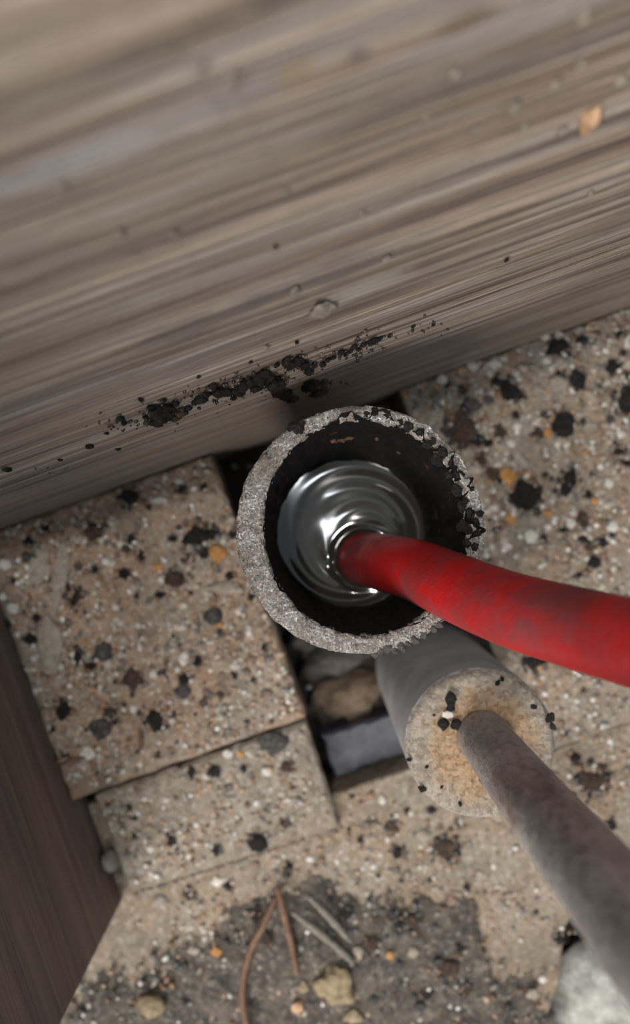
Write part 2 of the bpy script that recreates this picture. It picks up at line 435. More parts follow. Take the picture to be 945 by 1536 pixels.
def board(name, mat):
    # local frame: x along the grain, y away from the camera, z up
    xs = np.linspace(-0.36, 0.36, 145); prof = [(0.0, -0.03), (0.0, 0.0), (0.0, 0.04), (0.0, 0.08), (0.0, ZK-0.004), (0.0001, ZK-0.002), (0.0003, ZK)]
    for z in np.linspace(ZK+0.003, 0.29, 60): prof.append(((z-ZK)*LEAN+0.0003, z))
    prof.append(((0.29-ZK)*LEAN+0.018, 0.29)); prof.append((0.018, -0.03))
    vv, fs = [], []
    n = len(prof)
    for i, x in enumerate(xs):
        for j, (y, z) in enumerate(prof):
            dy = 0.0
            if 0 < j < n-2: dy = 0.00045*fbm((x*9, z*160, 0), 1.0, 2.0, 3)
            vv.append((x, y+dy, z))
    for i in range(len(xs)-1):
        for j in range(n):
            k = (j+1) % n
            fs.append((i*n+j, (i+1)*n+j, (i+1)*n+k, i*n+k))
    fs.append(tuple(range(n))); fs.append(tuple(reversed(range((len(xs)-1)*n, len(xs)*n))))
    return mesh(name, vv, fs, mat)
TH = math.atan2(EX[1], EX[0])
wall = link('wall_back', board('wall_back', M['wood']), loc=ST(0, TW, 0), rot=(0, 0, TH))
tag(wall, 'weathered grey brown wooden board rising behind the drain pipe', None, None, 'structure')
# --- dark wooden panel on the left, ending in an upright edge
def panel():
    vv, fs = [], []
    t0, t1 = -0.127, TW-0.0003
    outl = [(-0.1325, t0+0.001), (-0.1330, t0), (-0.150, t0), (-0.150, t1), (-0.1325, t1)]
    zs = [-0.001, 0.06, 0.14, 0.25, 0.34]
    n = len(outl)
    for z in zs:
        for s, t in outl: vv.append(ST(s, t, z))
    for k in range(len(zs)-1):
        for i in range(n):
            j = (i+1) % n; fs.append((k*n+j, k*n+i, (k+1)*n+i, (k+1)*n+j))
    fs.append(tuple(range(n))); fs.append(tuple(reversed(range((len(zs)-1)*n, len(zs)*n))))
    # put into a local frame so that the grain runs upright-to-sideways along local x
    R = Matrix.Rotation(-(TH+math.pi/2), 4, 'Z')
    return mesh('wall_left', [R @ v for v in vv], fs, M['wood_dark'], smooth=False)
pan = link('wall_left', panel(), rot=(0, 0, TH+math.pi/2))
tag(pan, 'dark brown wooden panel with upright edge left of the slabs', None, None, 'structure')

# --- floor: dirt base of the pit, concrete slabs standing on it
def base_mesh():
    vv, fs = [], []; n = 70
    for i in range(n+1):
        for j in range(n+1):
            s = -0.36+0.72*i/n; t = -0.36+0.42*j/n
            v = ST(s, t, -0.03); v.z += 0.0025*fbm(v, 45, 4.0); vv.append(v)
    for i in range(n):
        for j in range(n):
            a = i*(n+1)+j; fs.append((a, a+n+1, a+n+2, a+1))
    return mesh('floor', vv, fs, M['base'])
floor = link('floor', base_mesh()); tag(floor, 'dirt ground under the broken concrete slabs', None, None, 'structure')
Z1, Z2, Z3, Z4 = 0.016, 0.006, 0.004, 0.0
for ta, tb in ((-0.1148, -0.0840), (-0.0775, TW-.0003)):
    link('bed_slab', prism('bed_slab', [(-0.30, ta), (-0.0365, ta), (-0.0365, tb), (-0.30, tb)], -0.033, 0.0, M['tile_grey']), floor)
t1 = link('slab', prism('slab', [(-0.1322, -0.0763), (-0.0314, -0.0767), (-0.0318, TW-.0004), (-0.1322, TW-.0004)], 0.0, Z1, M['tile_tan'], bev=0.0014), floor)
t1['label'] = 'tan speckled slab left of the pipe, topmost of the steps'
t2 = link('slab', prism('slab', [(-0.1265, -0.1235), (-0.0345, -0.1270), (-0.0330, -0.0807), (-0.1265, -0.0802)], 0.0, Z2, M['tile_pale'], bev=0.0014), floor)
t2['label'] = 'pale slab one step below the tan slab'
t3 = link('slab', prism('slab', [(0.0500, -0.1275), (0.26, -0.1275), (0.26, TW-.0004), (0.0505, TW-.0004)], -0.033, Z3, M['tile_grey']), floor)
t3['label'] = 'grey speckled slab right of the pipe'
t4 = link('slab', prism('slab', [(-0.34, -0.30), (-0.008, -0.30), (0.0165, -0.240), (0.030, -0.222), (0.0405, -0.2015), (0.062, -0.188), (0.12, -0.172), (0.26, -0.165), (0.26, -0.1288), (0.0492, -0.1288), (0.0488, -0.1155), (-0.34, -0.1155)], -0.033, Z4, M['tile_ochre'], jit=0.0006), floor)
t4['label'] = 'ochre stained slab in front of the pit'

# --- grit lying on the slabs (uncountable grains, one part per slab)
def scatter(n, s0, s1, tt0, tt1, reject=None, dens=None):
    out = []
    while len(out) < n:
        s = rng.uniform(s0, s1); t = rng.uniform(tt0, tt1)
        if reject and reject(s, t): continue
        v = ST(s, t); 
        if dens and rng.uniform() > dens(v): continue
        out.append((v.x, v.y))
    return np.array(out)
def add_grit(parent, n, s0, s1, tt0, tt1, z, wts, rmin=0.00022, rmax=0.0013, reject=None, name='grit', pw=2.6, cl=30):
    pts = scatter(n, s0, s1, tt0, tt1, reject, lambda v: 0.25+0.9*max(0, min(1, 0.5+1.2*nz(v, cl, 5.0))))
    rad = rmin+(rmax-rmin)*rng.power(1.0/pw, n)**1.6
    o = link(name, grit_mesh(name, pts, z+rad*0.25, rad, palette(n, wts)), parent)
    o['kind'] = 'stuff'; return o
def add_pebble_grit(n, s0, s1, tt0, tt1, z, reject=None):
    pts = scatter(n, s0, s1, tt0, tt1, reject, lambda v: 0.2+0.9*max(0, min(1, 0.5+1.4*nz(v, 38, 15.0))))
    rad = rng.uniform(0.0007, 0.0019, n)
    keys = np.array([lin(c)[:3] for c in [(134, 112, 92), (126, 118, 107), (146, 138, 126), (96, 76, 60), (164, 158, 148), (84, 78, 72), (118, 96, 76)]])
    cols = keys[rng.integers(0, len(keys), n)]*rng.uniform(0.75, 1.1, (n, 1))
    o = link('grit', grit_mesh('grit', pts, z-rad*0.25, rad, np.clip(cols, 0, 1)), floor); o['kind'] = 'stuff'
add_pebble_grit(1100, -0.131, -0.0325, -0.0745, 0.0355, Z1)
add_pebble_grit(220, -0.125, -0.036, -0.1215, -0.0835, Z2)
add_pebble_grit(2000, 0.0515, 0.17, -0.126, 0.0355, Z3)
add_pebble_grit(420, -0.12, 0.03, -0.19, -0.130, Z4)
add_grit(floor, 2600, -0.131, -0.0325, -0.0745, 0.0355, Z1, [30, 26, 24, 10, 5, 4, 9])
add_grit(floor, 700, -0.125, -0.036, -0.1215, -0.0835, Z2, [30, 30, 20, 7, 3, 3, 7])
add_grit(floor, 3600, 0.0515, 0.17, -0.126, 0.0355, Z3, [24, 32, 26, 10, 5, 4, 9], rmax=0.0014)
def rej4(s, t):
    if -0.128 < s < -0.0325 and t > -0.1285: return True
    if s > 0.047 and t > -0.131: return True
    return s > 0.03+(t+0.222)*0.8 or s < -0.13
add_grit(floor, 1300, -0.13, 0.12, -0.205, -0.117, Z4, [34, 28, 20, 9, 3, 4, 6], reject=rej4)
add_grit(floor, 450, 0.05, 0.12, -0.165, -0.131, Z4, [34, 28, 20, 9, 3, 4, 6])
add_grit(floor, 500, -0.030, 0.048, -0.112, 0.033, -0.029, [20, 20, 8, 14, 14, 4, 14], rmax=0.002, name='pit_grit')

# ================================================================== DRAIN PIPE
ZR = 0.120
pc = P(540, 795, ZR)
def pcen(z):                                        # the axis leans a little
    k = (ZR-z); return (0.0, -k*0.045)
pipe = empty('drain_pipe', (pc.x, pc.y, 0))
tag(pipe, 'corroded grey iron drain pipe standing open, black inside', 'pipe')
RO = 0.0333
def inner_r(a):
    # wall is thickest at the left and lower left, thin at the top and the right
    return 0.0282-0.0028*max(0, math.cos(a-math.pi*1.04))**1.5+0.0011*max(0, math.cos(a-math.pi*0.5))
def wall_disp(v, r, z, a, i):
    kind, u = PIPEP[i]
    c = pcen(z); ri = inner_r(a)
    rr = ri+(RO-ri)*u
    right = max(0, math.cos(a-0.15))
    zz = z
    if kind == 'rim':
        zz += 0.0010*fbm((math.cos(a)*RO*(1-.2*u), math.sin(a)*RO*(1-.2*u), u*0.01), 420, 1.0, 3)+0.0006*fbm((math.cos(a)*RO, math.sin(a)*RO, 0), 120, 5.0, 2)
        zz -= 0.0022*right*max(0, nz((a*3, u*2, 0), 2.0, 3.0)+0.25)
        if u < 0.2 or u > 0.85: rr += 0.0006*fbm((math.cos(a)*RO, math.sin(a)*RO, u), 500, 8.0, 3)
    elif kind == 'out': rr += 0.0004*fbm((math.cos(a)*RO, math.sin(a)*RO, z), 220, 2.0, 3)
    else: rr += 0.0005*fbm((math.cos(a)*RO, math.sin(a)*RO, z), 330, 6.0, 3)
    return Vector((c[0]+rr*math.cos(a), c[1]+rr*math.sin(a), zz))
PIPEP = []; prof = []
for z in (-0.03, 0.0, 0.04, 0.08, 0.105, 0.114, 0.1185): PIPEP.append(('out', 1.0)); prof.append((RO, z))
for u, dz in ((0.97, -0.0006), (0.9, 0), (0.78, 0.0002), (0.64, 0.0003), (0.5, 0.0003), (0.36, 0.0002), (0.22, 0.0), (0.1, -0.0003), (0.02, -0.001)): PIPEP.append(('rim', u)); prof.append((0.03, ZR+dz))
for z in (0.1175, 0.115, 0.11): PIPEP.append(('in', 0.0)); prof.append((0.028, z))
link('pipe_wall', lathe('pipe_wall', prof, M['crust'], 420, wall_disp), pipe)
# black sludge lining inside, with ragged upper lip
lprof = [(0.0, z) for z in (0.1188, 0.1165, 0.113, 0.109, 0.105, 0.10, 0.095, 0.09, 0.085, 0.08, 0.075, 0.07, 0.066, 0.06, 0.05, 0.035)]
def lin_disp(v, r, z, a, i):
    c = pcen(z); ri = inner_r(a)-0.0004
    depth = ZR-z
    rr = ri-0.0014*min(1, depth/0.01)-0.0010*min(1, depth/0.045)
    rr += (0.0009*fbm((math.cos(a)*RO, math.sin(a)*RO, z), 190, 3.0, 4))
    zz = z
    if i == 0:
        rr = ri+0.0004+0.0012*max(0, fbm((math.cos(a)*RO, math.sin(a)*RO, 0.3), 260, 9.0, 3))
        right = max(0, math.cos(a-0.45))
        ext = right*(0.55+1.1*fbm((math.cos(a)*RO, math.sin(a)*RO, 0.9), 210, 4.0, 3))
        rr += 0.0040*max(0, min(1.15, ext))
        zz = 0.1200+0.0011*min(1, max(0, ext)*3)+0.0006*fbm((math.cos(a)*RO, math.sin(a)*RO, 0.7), 300, 1.0, 3)
    rr += 0.0022*max(0, -math.cos(a-0.2))*0  # lining keeps the bore round
    # the bore is round further down
    k = min(1, depth/0.05); rr = rr*(1-k)+(0.0262+(rr-ri)*0.6)*k if depth > 0.004 else rr
    return Vector((c[0]+rr*math.cos(a), c[1]+rr*math.sin(a), zz))
lining = link('sludge_lining', lathe('sludge_lining', lprof, M['lining'], 400, lin_disp), pipe)
lining['label'] = 'black sludge coating the bore'
def on_rim(px, py, dz=0.0):
    p = P(px, py, ZR); return Vector((p.x-pc.x, p.y-pc.y, ZR+dz))
# black scabs on the thin right and top parts of the rim
scabs = [(706, 770, 7), (713, 782, 6), (698, 752, 5), (690, 712, 6), (716, 800, 5), (702, 796, 7), (664, 678, 7), (676, 694, 5), (648, 662, 6), (630, 648, 5), (580, 622, 6), (562, 618, 7), (550, 620, 5), (447, 643, 8), (438, 640, 6), (452, 636, 5), (706, 735, 6), (720, 770, 6), (612, 640, 7), (655, 690, 8), (685, 735, 8), (692, 760, 8), (694, 790, 8), (700, 815, 7), (712, 820, 6), (640, 668, 6), (600, 634, 6), (672, 712, 7)]
for i, (x, y, r) in enumerate(scabs):
    k = r*0.205/F
    link('black_scab', lump_mesh('black', i % 5, 0.5, 0.7), pipe, on_rim(x, y, 0.0002), (0, 0, random.uniform(0, 6)), (k*random.uniform(.7, 1.3), k*random.uniform(.7, 1.3), k*0.7))
for i, (x, y, r) in enumerate([(570, 976, 6), (580, 972, 8), (592, 976, 6), (600, 968, 7), (612, 965, 6), (622, 960, 7), (562, 982, 5), (634, 952, 6), (650, 944, 6), (660, 938, 5), (606, 975, 4)]):
    k = r*0.205/F
    link('crust_flake', lump_mesh('crust', i % 5, 0.6, 0.8), pipe, on_rim(x, y, -0.0003), (random.uniform(-.6, .6), random.uniform(-.6, .6), random.uniform(0, 6)), (k, k*random.uniform(.5, 1), k*0.9))
# rust spots clinging to the far wall of the bore
for i, (x, y, z, r) in enumerate([(512, 657, .106, 9), (524, 653, .107, 7), (498, 653, .107, 5), (505, 664, .104, 4), (516, 668, .103, 4), (596, 682, .100, 4), (640, 705, .1, 3), (566, 655, .108, 3), (480, 668, .102, 3)]):
    p = P(x, y, z); a = math.atan2(p.y-pc.y-pcen(z)[1], p.x-pc.x); k = r*(H-z)/F
    ri = 0.0268
    link('rust_spot', lump_mesh('rust', i % 4, 0.5, 0.7), pipe, (pcen(z)[0]+ri*math.cos(a), pcen(z)[1]+ri*math.sin(a), z), (0, math.pi/2, a), (k*1.3, k, 0.0012))

# ---------------------------------------------------------------- swirling water in the pipe
ZW = 0.066
wc = (pc.x+pcen(ZW)[0], pc.y+pcen(ZW)[1])
hw = P(546, 838, ZW)                                 # the hose dips in here
def wh(x, y):
    # x, y relative to the water centre
    hx, hy = hw.x-wc[0], hw.y-wc[1]
    # swirl centre drifts from the hose towards the bore centre
    r0 = math.hypot(x, y)
    k = min(1, r0/0.026)
    cx, cy = hx*(1-k)*0.75, hy*(1-k)*0.75
    r = math.hypot(x-cx, y-cy); a = math.atan2(y-cy, x-cx)
    h = 0.0
    ph = 0.9*math.sin(a+0.6)+0.35*math.sin(2*a+1.1)
    h += 0.00060*math.sin(r*2*math.pi/0.0092-ph*1.1+a*1.0)*(0.55+0.45*math.sin(a*1.0+2.4))
    h += 0.00030*math.sin(r*2*math.pi/0.0056+a*2+ph)*(0.5+0.5*math.sin(a*2-0.8))
    rh = math.hypot(x-hx, y-hy)
    h -= 0.0030*math.exp(-(rh/0.013)**2)
    h += 0.0016*math.exp(-((rh-0.0100)/0.0016)**2)
    h += 0.0012*(r0/0.026)**4
    return h
def water_mesh():
    vv, fs = [(0, 0, wh(1e-6, 0))], []
    nr, na = 110, 190
    for i in range(1, nr+1):
        r = 0.0272*i/nr
        for j in range(na):
            a = 2*math.pi*j/na; x, y = r*math.cos(a), r*math.sin(a)
            vv.append((x, y, wh(x, y)))
    for j in range(na): fs.append((0, 1+j, 1+(j+1) % na))
    for i in range(nr-1):
        for j in range(na):
            a = 1+i*na+j; b = 1+i*na+(j+1) % na; fs.append((a, a+na, b+na, b))
    return mesh('water', vv, fs, M['water'])
water = link('swirling_water', water_mesh(), loc=(wc[0], wc[1], ZW))
tag(water, 'dark swirling water with circular ripples inside the drain pipe', 'water')

# ================================================================== RED HOSE
def PD(px, py, D): return P(px, py, H-D)
hp = [PD(543, 838, 0.300), PD(546, 838, 0.262), PD(572, 843, 0.243), PD(622, 855, 0.2225), PD(680, 880, 0.203), PD(760, 912, 0.185), PD(850, 938, 0.170), PD(945, 963, 0.1565), PD(1080, 1000, 0.142), PD(1400, 1085, 0.120), PD(2200, 1300, 0.09), PD(3600, 1650, 0.065)]
hose = link('drain_hose', tube('drain_hose', hp, [0.0088]+[0.0090]*11, M['red'], 40, 0.003, 10))
tag(hose, 'worn red rubber drain cleaning hose feeding into the pipe', 'hose')

# ================================================================== SLEEVE AND SUPPLY PIPE
ZS = 0.090
s0 = P(722, 1117, ZS)
sleeve = empty('pipe_sleeve', (s0.x, s0.y, -0.03)); tag(sleeve, 'grey cylindrical pipe sleeve capped with rusty orange mortar', 'pipe sleeve')
ZL = ZS+0.03
link('sleeve_body', lathe('sleeve_body', [(0.0232, 0), (0.0232, 0.05), (0.0232, ZL-0.0030), (0.0229, ZL-0.0019), (0.0222, ZL-0.0016), (0.0205, ZL-0.0018), (0.0203, ZL-0.003)], M['sleeve'], 120,
     lambda v, r, z, a, i: Vector((v.x*(1+0.006*nz(v, 120)), v.y*(1+0.006*nz(v, 140)), v.z+(0.0005*fbm(v, 350, 2) if z > ZL-0.001 else 0)))), sleeve)
def mortar():
    vv, fs = [(0, 0, 0)], []; nr, na = 26, 110
    for i in range(1, nr+1):
        r = 0.0231*i/nr
        for j in range(na):
            a = 2*math.pi*j/na; v = Vector((r*math.cos(a), r*math.sin(a), 0)); e = (0, 0.0006, 0.0024)[max(0, i-nr+2)]
            v.z = 0.0007+0.0007*fbm(v, 380, 4.0, 3)-e-0.0006*(i/nr)**2; 
            k = 1+0.012*nz(v, 500, 2) if i == nr else 1
            vv.append(Vector((v.x*k, v.y*k, v.z)))
    for j in range(na): fs.append((0, 1+j, 1+(j+1) % na))
    for i in range(nr-1):
        for j in range(na):
            a = 1+i*na+j; b = 1+i*na+(j+1) % na; fs.append((a, a+na, b+na, b))
    return mesh('mortar_cap', vv, fs, M['mortar'])
mo = link('mortar_cap', mortar(), sleeve, (0, 0, ZL)); mo['label'] = 'rough orange tan mortar filling the sleeve'
for i, (x, y, r) in enumerate([(606, 1140, 4), (828, 1075, 8), (835, 1088, 6), (800, 1060, 5), (746, 1024, 5), (753, 1018, 4), (630, 1185, 6), (662, 1180, 3), (690, 1205, 4), (650, 1072, 3), (640, 1150, 3)]):
    k = r*0.235/F; p = P(x, y, ZS)
    d = Vector((p.x-s0.x, p.y-s0.y))
    if d.length > 0.0226: d = d.normalized()*0.0226
    link('black_scab', lump_mesh('black', i % 5, 0.5, 0.7), sleeve, (d.x, d.y, ZL+0.0004), (0, 0, i), (k, k*.7, k*.4))
sp = P(724, 1103, ZS)
up = empty('supply_pipe', (sp.x, sp.y, ZS)); tag(up, 'tarnished grey metal water pipe rising from the mortar cap', 'pipe')
link('pipe_tube', tube('pipe_tube', [(0, 0, 0.0004), (0, 0, 0.02), (-0.0003, 0.001, 0.06), (-0.0008, 0.003, 0.11), (-0.001, 0.004, 0.20), (-0.001, 0.004, 0.36)], [0.0080]*6, M['copper'], 48, 0.008, 8), up)
def on_pipe(px, py, z):                               # on the pipe's near side, where that height is seen
    p = P(px, py, z); d = Vector((p.x-sp.x, p.y-sp.y, 0)); d = d.normalized()*0.0080
    return Vector((d.x, d.y, z-ZS)), math.atan2(d.y, d.x)
for (x, y, z, r, sx) in ((737, 1127, 0.1, 4, 1), (752, 1150, 0.112, 15, 1.5), (738, 1158, 0.114, 8, 1.8)):
    q, a = on_pipe(x, y, z); k = r*(H-z)/F
    link('dark_spot', lump_mesh('brown' if r > 5 else 'black', 2, 0.5, 0.7), up, q, (0, math.pi/2, a), (k*sx, k*0.8, 0.0004))

# ================================================================== PIT RUBBLE
def rubble(name, pts, z0, z1, mat, label, cat, tilt=(0, 0)):
    me = prism(name, pts, 0, z1-z0, M[mat], jit=0.0008, step=0.004, bev=0.0014)
    o = link(name, me, loc=(0, 0, z0)); 
    return tag(o, label, cat)
rubble('slate_piece', [(-0.031, -0.1135), (0.013, -0.1135), (0.014, -0.098), (-0.004, -0.0945), (-0.031, -0.093)], -0.031, -0.012, 'slate', 'bluish dark flat stone in the near end of the pit', 'stone')
def rubble_lump(s_, t_, zz, rs, rt, rz, mat, label, var):
    o = link('rubble_stone', lump_mesh(mat, var, 0.5, 0.8, True), loc=ST(s_, t_, zz), rot=(0, 0, TH), scale=(rs, rt, rz)); return tag(o, label, 'stone')
rubble_lump(-0.013, -0.083, -0.024, 0.0165, 0.0095, 0.010, 'rubble', 'tan rough stone in the pit behind the bluish flat stone', 1)
rubble_lump(-0.016, -0.066, -0.024, 0.0165, 0.0075, 0.012, 'greystone', 'grey long stone in the pit beside the slab edge', 2)
rubble_lump(-0.018, -0.051, -0.024, 0.0150, 0.0080, 0.013, 'greystone', 'grey stone in the pit nearest the drain pipe', 4)
# white plaster lump at the lower right
def plaster():
    v, f = ICO3; vv = []
    for p in v:
        q = Vector(p); k = 1+0.28*fbm(q, 1.6, 12.0, 4); q *= k
        q.x *= 0.030; q.y *= 0.034; q.z = max(q.z, -0.7)*0.016; vv.append(q)
    bm = mesh('plaster', vv, f, M['plaster']); return bm
pl = link('plaster_chunk', plaster(), loc=P(935, 1505, -0.019), rot=(0, 0, 0.5)); tag(pl, 'rough white plaster chunk beyond the broken slab', 'plaster chunk')
pl2 = link('plaster_chunk', pl.data, loc=P(1090, 1650, -0.020), rot=(0, 0, 2.0), scale=(.9, .8, .9)); tag(pl2, 'white plaster chunk cut by the picture edge, right of the other', 'plaster chunk')

# ================================================================== SOIL, TWIGS
soil_line = [(-200, 1640), (60, 1560), (110, 1500), (200, 1450), (300, 1415), (360, 1365), (430, 1322), (560, 1345), (690, 1348), (722, 1385), (735, 1440), (800, 1478), (835, 1530), (830, 1600), (835, 1750)]
def soil_edge(px):
    for (a, b), (c, d) in zip(soil_line[:-1], soil_line[1:]):
        if a <= px <= c and c > a: return b+(d-b)*(px-a)/(c-a)
    return 9999
def soil():
    vv, fs, idx = [], [], {}
    nx, ny = 190, 90; px0, px1, py0, py1 = -120, 838, 1300, 1720
    zz = {}
    for i in range(nx+1):
        for j in range(ny+1):
            x = px0+(px1-px0)*i/nx; y = py0+(py1-py0)*j/ny
            p = P(x, y, 0)
            d = (y-soil_edge(x))*0.85+34*fbm(p, 70, 2.0, 3)+20*fbm(p, 400, 4.0, 2)
            d = min(d, (838-x)*0.9+10*fbm(p, 90, 5.0, 3)) if x > 700 else d
            m = max(0.0, min(1.0, d/70)); 
            if d > -6:
                z = 0.0001+0.0042*m*(2-m)*0.6+(0.0014*fbm(p, 110, 7.0, 4)+0.0007*fbm(p, 420, 3.0, 3))*min(1, max(0, d/25))
                if d < 0: z = -0.0006
                idx[(i, j)] = len(vv); vv.append((p.x, p.y, z))
    for i in range(nx):
        for j in range(ny):
            q = [(i, j), (i, j+1), (i+1, j+1), (i+1, j)]
            if all(k in idx for k in q): fs.append(tuple(idx[k] for k in q))
    return mesh('soil', vv, fs, M['dirt'])
so = link('loose_soil', soil()); tag(so, 'dark loose gritty soil spilled over the near slab', 'soil', None, 'stuff')
pts = []
while len(pts) < 4200:
    x = rng.uniform(60, 830); y = rng.uniform(1310, 1640)
    if y > soil_edge(x)+rng.normal(8, 26):
        p = P(x, y, 0); pts.append((p.x, p.y))
pts = np.array(pts); rad = 0.00025+0.0014*rng.power(0.4, len(pts))**1.7
g = link('soil_grit', grit_mesh('soil_grit', pts, 0.0012+rad*0.5, rad, palette(len(pts), [14, 26, 9, 20, 22, 3, 24])), so); g['kind'] = 'stuff'
def twig(name, pix, z, r, mat, label):
    pp = [P(x, y, z+(0.0012*math.sin(i*1.7))) for i, (x, y) in enumerate(pix)]
    rr = [r*0.2*(H-z)/0.2/F*(1 if 0 < i < len(pix)-1 else 0.6) for i in range(len(pix))]
    return tag(link(name, tube(name, pp, rr, M[mat], 10, 0.25, 6)), label, 'twig')
twig('twig', [(416, 1330), (424, 1365), (436, 1410), (446, 1462)], 0.006, 5.5, 'twig', 'straight brown twig on the soil, reddest of the twigs')
twig('twig', [(414, 1345), (396, 1385), (374, 1430), (364, 1480), (368, 1530), (385, 1600)], 0.006, 5, 'twig', 'long curved brown twig left of the straight twig')
twig('straw_stalk', [(438, 1368), (470, 1392), (510, 1425), (530, 1445)], 0.005, 5.5, 'straw', 'lower of two pale grey stalks on the soil')
twig('straw_stalk', [(463, 1345), (490, 1372), (512, 1396), (526, 1412)], 0.005, 5.5, 'straw', 'upper of two pale grey stalks on the soil')
twig('wood_chip', [(128, 1136), (108, 1141), (92, 1146)], Z1+0.0008, 4, 'twig', 'short brown chip beside a white pebble on the tan slab')
twig('wood_chip', [(210, 1096), (211, 1110), (209, 1130)], Z1+0.0006, 3.5, 'twig', 'thin upright brown splinter near the front of the tan slab')

# ================================================================== PEBBLES AND CRUMBS
NAMES = {'black': ('dirt_crumb', 'dirt crumb'), 'brown': ('dirt_crumb', 'dirt crumb'), 'darkgrey': ('pebble', 'pebble'), 'white': ('pebble', 'pebble'), 'pale': ('mortar_bit', 'mortar bit'), 'amber': ('pebble', 'pebble'), 'peach': ('pebble', 'pebble'), 'clump': ('clod', 'clod')}
COLW = {'black': 'small black dirt crumb', 'brown': 'small dark brown dirt crumb', 'darkgrey': 'small dark grey pebble', 'white': 'small white pebble', 'pale': 'small pale mortar bit', 'amber': 'small amber pebble', 'peach': 'small peach pebble', 'clump': 'small yellowish clod'}
cnt = 0
SAT = []
def stone(px, py, rx, ry, z, mat, where, label=None, ang=0.0, hgt=0.6, rough=0.4):
    global cnt; cnt += 1
    k = (H-z)/F; big = max(rx, ry) > 14
    name, cat = NAMES[mat]
    me = lump_mesh(mat, cnt % 6, rough, 0.6, big)
    h = hgt*min(rx, ry)*k
    p = P(px, py, z); p.z = z+h*0.30
    o = link(name, me, None, p, (0, 0, -ang), (rx*k, ry*k, h))
    if mat in ('black', 'brown') and z < 0.05: SAT.append((p.x, p.y, z, max(rx, ry)*k))
    if label: tag(o, label, cat)
    else:
        spot = where
        if where == L1: spot = where+(', close to the wooden board' if py < 790-0.36*(px-60)+60 else ', close to its front edge' if py > 1130-0.36*(px-200)-70 else ', along the dark panel' if px < 90+(py-955)*0.42 else ', in its middle')
        elif where == L3: spot = where+(', close to the wooden board' if py < 560-0.36*(px-700)+70 else ', close to the red hose' if py > 770 else ', beside the pipe rim' if px < 770 else ', in its middle')
        elif where == LS: spot = where+(', left of the twigs' if px < 360 else ', right of the lumpy clod' if px > 540 else ', around the twigs')
        elif where == L4: spot = where+(', right of the supply pipe' if px > 760 else ', below the pale lower slab' if px < 480 else ', below the mortar cap')
        elif where == L2: spot = where+(', along the tan slab step' if py < 1215-0.36*(px-200) else ', toward its front edge')
        tag(o, COLW[mat]+' on the '+spot, cat, (COLW[mat].replace('small ', '').replace('crumb of', 'crumbs of').replace('bit of', 'bits of')+('' if ' of ' in COLW[mat] else 's'))+' on the '+spot)
    return o
L1 = 'tan slab'; L2 = 'pale lower slab'; L3 = 'grey slab'; L4 = 'ochre slab'; LS = 'loose soil'
B, BR, G, Wt, PA, AM = 'black', 'brown', 'darkgrey', 'white', 'pale', 'amber'
sl1 = [(69, 791, 6, 6, B), (44, 812, 6, 7, B), (197, 809, 6, 9, B), (260, 807, 6, 6, B), (348, 802, 7, 6, B), (187, 860, 9, 8, B), (142, 854, 6, 5, B), (211, 835, 5, 8, B), (71, 862, 4, 7, B), (104, 882, 5, 5, B), (239, 892, 8, 5, B), (345, 863, 7, 6, B), (377, 895, 5, 6, B), (20, 871, 4, 5, B), (10, 937, 5, 7, B), (47, 958, 9, 9, B), (55, 926, 6, 6, B), (117, 985, 6, 11, B), (136, 999, 9, 6, B), (296, 992, 6, 8, B), (277, 1018, 9, 8, B), (173, 1084, 7, 5, B), (396, 971, 5, 5, B), (305, 1053, 6, 4, B), (236, 1133, 3, 4, B), (79, 1094, 4, 4, B), (272, 735, 5, 6, B), (305, 728, 5, 6, B), (223, 762, 4, 4, B), (261, 953, 4, 4, B), (186, 973, 4, 5, B), (246, 1009, 5, 4, B), (205, 893, 4, 3, B), (120, 850, 4, 4, B), (146, 1160, 3, 3, B), (380, 1020, 4, 4, B), (351, 1013, 4, 5, B),
       (140, 798, 13, 12, BR), (262, 868, 15, 12, BR), (155, 787, 8, 6, BR), (100, 1135, 6, 4, BR), (165, 1065, 10, 5, BR), (330, 1042, 6, 5, BR), (283, 838, 5, 8, BR), (190, 823, 6, 7, BR),
       (320, 924, 13, 14, G), (274, 1036, 12, 10, G), (40, 835, 8, 8, G), (117, 850, 6, 6, G), (330, 950, 7, 6, G),
       (8, 846, 9, 9, Wt), (276, 909, 5, 5, Wt), (212, 1026, 6, 5, Wt), (53, 1036, 4, 4, Wt), (268, 722, 7, 5, Wt), (240, 750, 6, 6, Wt), (20, 912, 9, 8, Wt), (5, 895, 6, 6, Wt), (200, 1064, 5, 6, Wt), (231, 1012, 7, 5, Wt), (352, 1000, 6, 4, Wt), (60, 795, 5, 5, Wt), (110, 780, 5, 4, Wt), (279, 1053, 5, 4, Wt), (168, 845, 5, 4, Wt), (160, 842, 7, 5, Wt), (242, 870, 5, 5, Wt), (90, 1000, 5, 5, Wt)]
for x, y, rx, ry, m in sl1: stone(x, y, rx, ry, Z1, m, L1, ang=random.uniform(-.3, .3))
stone(195, 745, 14, 10, Z1, B, L1, 'smooth black crumb on the tan slab close to the wooden board', 0.3)
stone(296, 804, 19, 14, Z1, B, L1, 'largest black crumb on the tan slab, beside an amber pebble', -0.2, 0.6, 0.6)
stone(321, 801, 10, 8, Z1, B, L1, 'black crumb touching the largest crumb, on its pipe side', 0.5)
stone(306, 829, 8, 8, Z1, B, L1, 'black crumb touching the largest crumb, on its near side')
stone(327, 830, 13, 12, Z1, AM, L1, 'amber orange pebble beside the largest black crumb')
stone(329, 936, 6, 6, Z1, AM, L1, 'tiny amber pebble on the tan slab near the pipe rim')
stone(237, 851, 8, 6, Z1, AM, L1, 'pale amber pebble in the middle of the tan slab')
